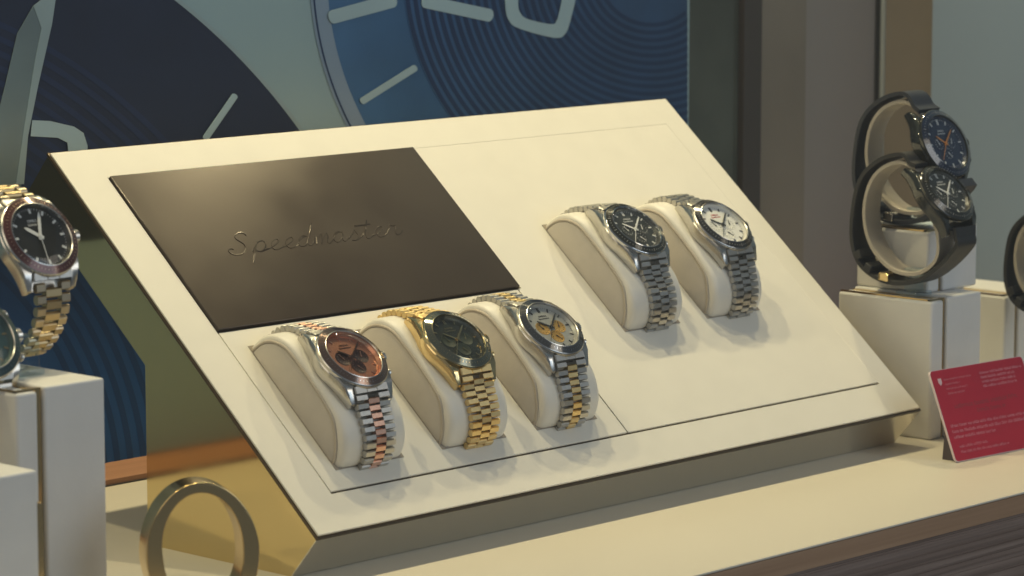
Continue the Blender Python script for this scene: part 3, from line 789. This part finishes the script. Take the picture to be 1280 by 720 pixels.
bracelet(w_, [lowL, upL], 18, 15, steelb, steel, pitch=5.0, th=2.6)
tag(w_, 'steel watch with teal dial mostly cut off by the left edge', 'watch')
clear_holder(cM.x, cM.y+18, 77.6, cM.z-14, 'clear acrylic holder under the teal watch at the left edge')

# empty brass ring holder in the foreground
c = at(249, 686, 1275)
Nn = V((-.453, -.891, 0)); Xn = V((.891, -.453, 0))
M = Matrix((Nn, Xn, V((0, 0, 1)))).transposed().to_4x4(); M.translation = c
h = empty('ring_holder', mtx=M)
bm = bmesh.new(); rg = loop_path(19.3, 26, R(5), 0, -.5, 96)
n_ = len(rg); rings = []
for i, (y, z) in enumerate(rg):
    a = rg[(i-1) % n_]; b = rg[(i+1) % n_]; ty, tz = b[0]-a[0], b[1]-a[1]; l = math.hypot(ty, tz); ny, nz = tz/l, -ty/l
    th_ = 3.3-1.2*max(0, math.sin(2*math.pi*i/n_))
    rings.append([bm.verts.new((x, y+ny*t, z+nz*t)) for x, t in ((6.6, -th_), (6.6, th_), (-6.6, th_), (-6.6, -th_))])
for i in range(n_):
    A, B = rings[i], rings[(i+1) % n_]
    for k in range(4): bm.faces.new((A[k], A[(k+1) % 4], B[(k+1) % 4], B[k]))
bevel(obj('ring', bm, brassr, h), .35)
bm = bmesh.new(); box(bm, -9, 9, -9, 9, -c.z+.05, -c.z+3); box(bm, -4, 4, -5, 5, -c.z+2.9, -26)
bevel(obj('foot', bm, brassr, h), .4)
tag(h, 'empty oval brass ring holder in the foreground at lower left', 'ring holder')

# ================================================================== RED CARD
Pc = V((396.7, -54.9, 0)); az = R(-4); ln = R(23)
dx = V((math.cos(az), math.sin(az), 0)); bk = V((-math.sin(az), math.cos(az), 0)); dh = V((0, 0, 1))*math.cos(ln)+bk*math.sin(ln)
dn = dx.cross(dh)
MC = Matrix((dx, dh, dn)).transposed().to_4x4(); MC.translation = Pc+V((0, 0, .4))
card = empty('certificate_card', mtx=MC)
CW, CHh = 73, 47
def rrect(x0, x1, y0, y1, r, n=5):
    out = []
    for cx, cy, a in ((x1-r, y0+r, -90), (x1-r, y1-r, 0), (x0+r, y1-r, 90), (x0+r, y0+r, 180)):
        for k in range(n+1): out.append((cx+r*math.cos(R(a+90*k/n)), cy+r*math.sin(R(a+90*k/n))))
    return out
bm = bmesh.new(); prism(bm, rrect(0, CW, 0, CHh, 2.2), -1.2, 0)
bd = obj('card_body', bm, cardwhite, card)
bm = bmesh.new(); prism(bm, rrect(.25, CW-.25, .25, CHh-.25, 2.0), .01, .08)
obj('card_face', bm, redcard, bd)
def scribble(bm, x0, x1, y, hgt, wordl=(3, 9), wt=.16):
    x = x0
    while x < x1:
        n = random.randint(*wordl)
        for k in range(n):
            if x > x1: break
            hh = hgt*(1 if random.random() < .3 else .72)
            t_ = random.random()
            box(bm, x, x+wt, y, y+hh, .09, .13)
            if t_ < .7: box(bm, x, x+hgt*.5, y+hh-wt, y+hh, .09, .128)
            if t_ > .3: box(bm, x, x+hgt*.5, y, y+wt, .09, .129)
            x += hgt*.72
        x += hgt*.6
bm = bmesh.new()
for i, x1 in enumerate((30, 20, 25, 22)): scribble(bm, 9, x1, 41.2-i*2.4, .9, wt=.1)
for i, x1 in enumerate((70, 63, 63, 63)): scribble(bm, 37, x1, 41.4-i*2.3, 1.15, wt=.24)
for i, x1 in enumerate((70, 70, 36)): scribble(bm, 4, x1, 17.4-i*2.9, 1.35, wt=.24)
for i, x1 in enumerate((27, 43)): scribble(bm, 6, x1, 6.8-i*2.8, 1.1, wt=.16)
obj('fine_print', bm, cardink, bd)
bm = bmesh.new(); scribble(bm, 11, 60, 26.6, 2.0, (6, 10), .3); scribble(bm, 27, 49, 22.8, 1.9, (6, 9), .3)
obj('heading', bm, cardgrey, bd)
bm = bmesh.new(); prism(bm, [(4.4, 42.6), (7, 42.6), (7, 40.4), (5.7, 38.9), (4.4, 40.4)], .09, .14)
obj('crest', bm, mat('crest_white', (.75, .5, .5), .5), bd)
bm = bmesh.new(); prism(bm, [(-1.3, 2), (-1.3, 22), (-12, -.2*0+1.2)], 3, 6.5, mapf=lambda x, y, z: V((z, y, x)))
obj('easel_foot', bm, mat('dark_foot', (.07, .05, .05), .5), card)
tag(card, 'red plastic card with white fine print leaning on the counter at right', 'card')

# ================================================================== LIGHT
def area(name, loc, target, size, power, colr, sy=None, spread=180):
    l = bpy.data.lights.new(name, 'AREA'); l.energy = power; l.color = colr; l.size = size*S
    if sy: l.shape = 'RECTANGLE'; l.size_y = sy*S
    l.spread = R(spread)
    o = bpy.data.objects.new(name, l); col.objects.link(o); o.location = V(loc)*S
    o.rotation_euler = (V(target)-V(loc)).to_track_quat('-Z', 'Y').to_euler()
    return o
for k in range(5):
    x_ = -330+245*k
    area('ceiling_lamp', (x_, 222, 760), (x_-20, 40, 0), 20, (.66, .85, 1.05, 1.1, 1.15)[k], (1., .86, .50), spread=110)
area('street_light', (500, -1300, 600), (150, 0, 60), 900, 6.0, (.71, .86, 1.))
area('bracelet_fill', (820, -700, 560), (180, 20, 80), 640, 3.6, (1., .88, .70))  # added warm fill, unseen, to brighten the reflections in the bracelets
area('cabinet_glow', (-800, -100, 600), (0, 60, 60), 500, 1.5, (1., .85, .62))
w = bpy.data.worlds.new('World'); sc.world = w; w.use_nodes = True
bg = w.node_tree.nodes['Background']; bg.inputs['Color'].default_value = (.55, .63, .71, 1); bg.inputs['Strength'].default_value = .21

# thin volume added to imitate the veiling glare of the window glass
bm = bmesh.new(); box(bm, -2600, 1600, -1500, 1300, -320, 1200)
hm = bpy.data.materials.new('glare_veil'); hm.use_nodes = True; N_ = hm.node_tree.nodes; N_.remove(N_['Principled BSDF'])
pv = N_.new('ShaderNodeVolumePrincipled'); pv.inputs['Color'].default_value = (.85, .92, 1, 1); pv.inputs['Density'].default_value = .028
hm.node_tree.links.new(pv.outputs[0], N_['Material Output'].inputs['Volume'])
tag(obj('glare_veil', bm, hm), kind='stuff')

# ================================================================== CAMERA
cd = bpy.data.cameras.new('camera'); cam = bpy.data.objects.new('camera', cd); col.objects.link(cam); sc.camera = cam
cd.sensor_width = 36; cd.lens = 36*FPX/1280; cd.clip_start = .05; cd.clip_end = 50
Mc = Matrix((cr, cu, -cf)).transposed().to_4x4(); Mc.translation = CAM*S; cam.matrix_world = Mc
cd.dof.use_dof = True; cd.dof.focus_distance = 1470*S; cd.dof.aperture_fstop = 17
sc.view_settings.view_transform = 'Standard'; sc.view_settings.look = 'None'
sc.view_settings.exposure = 0; sc.view_settings.gamma = 1
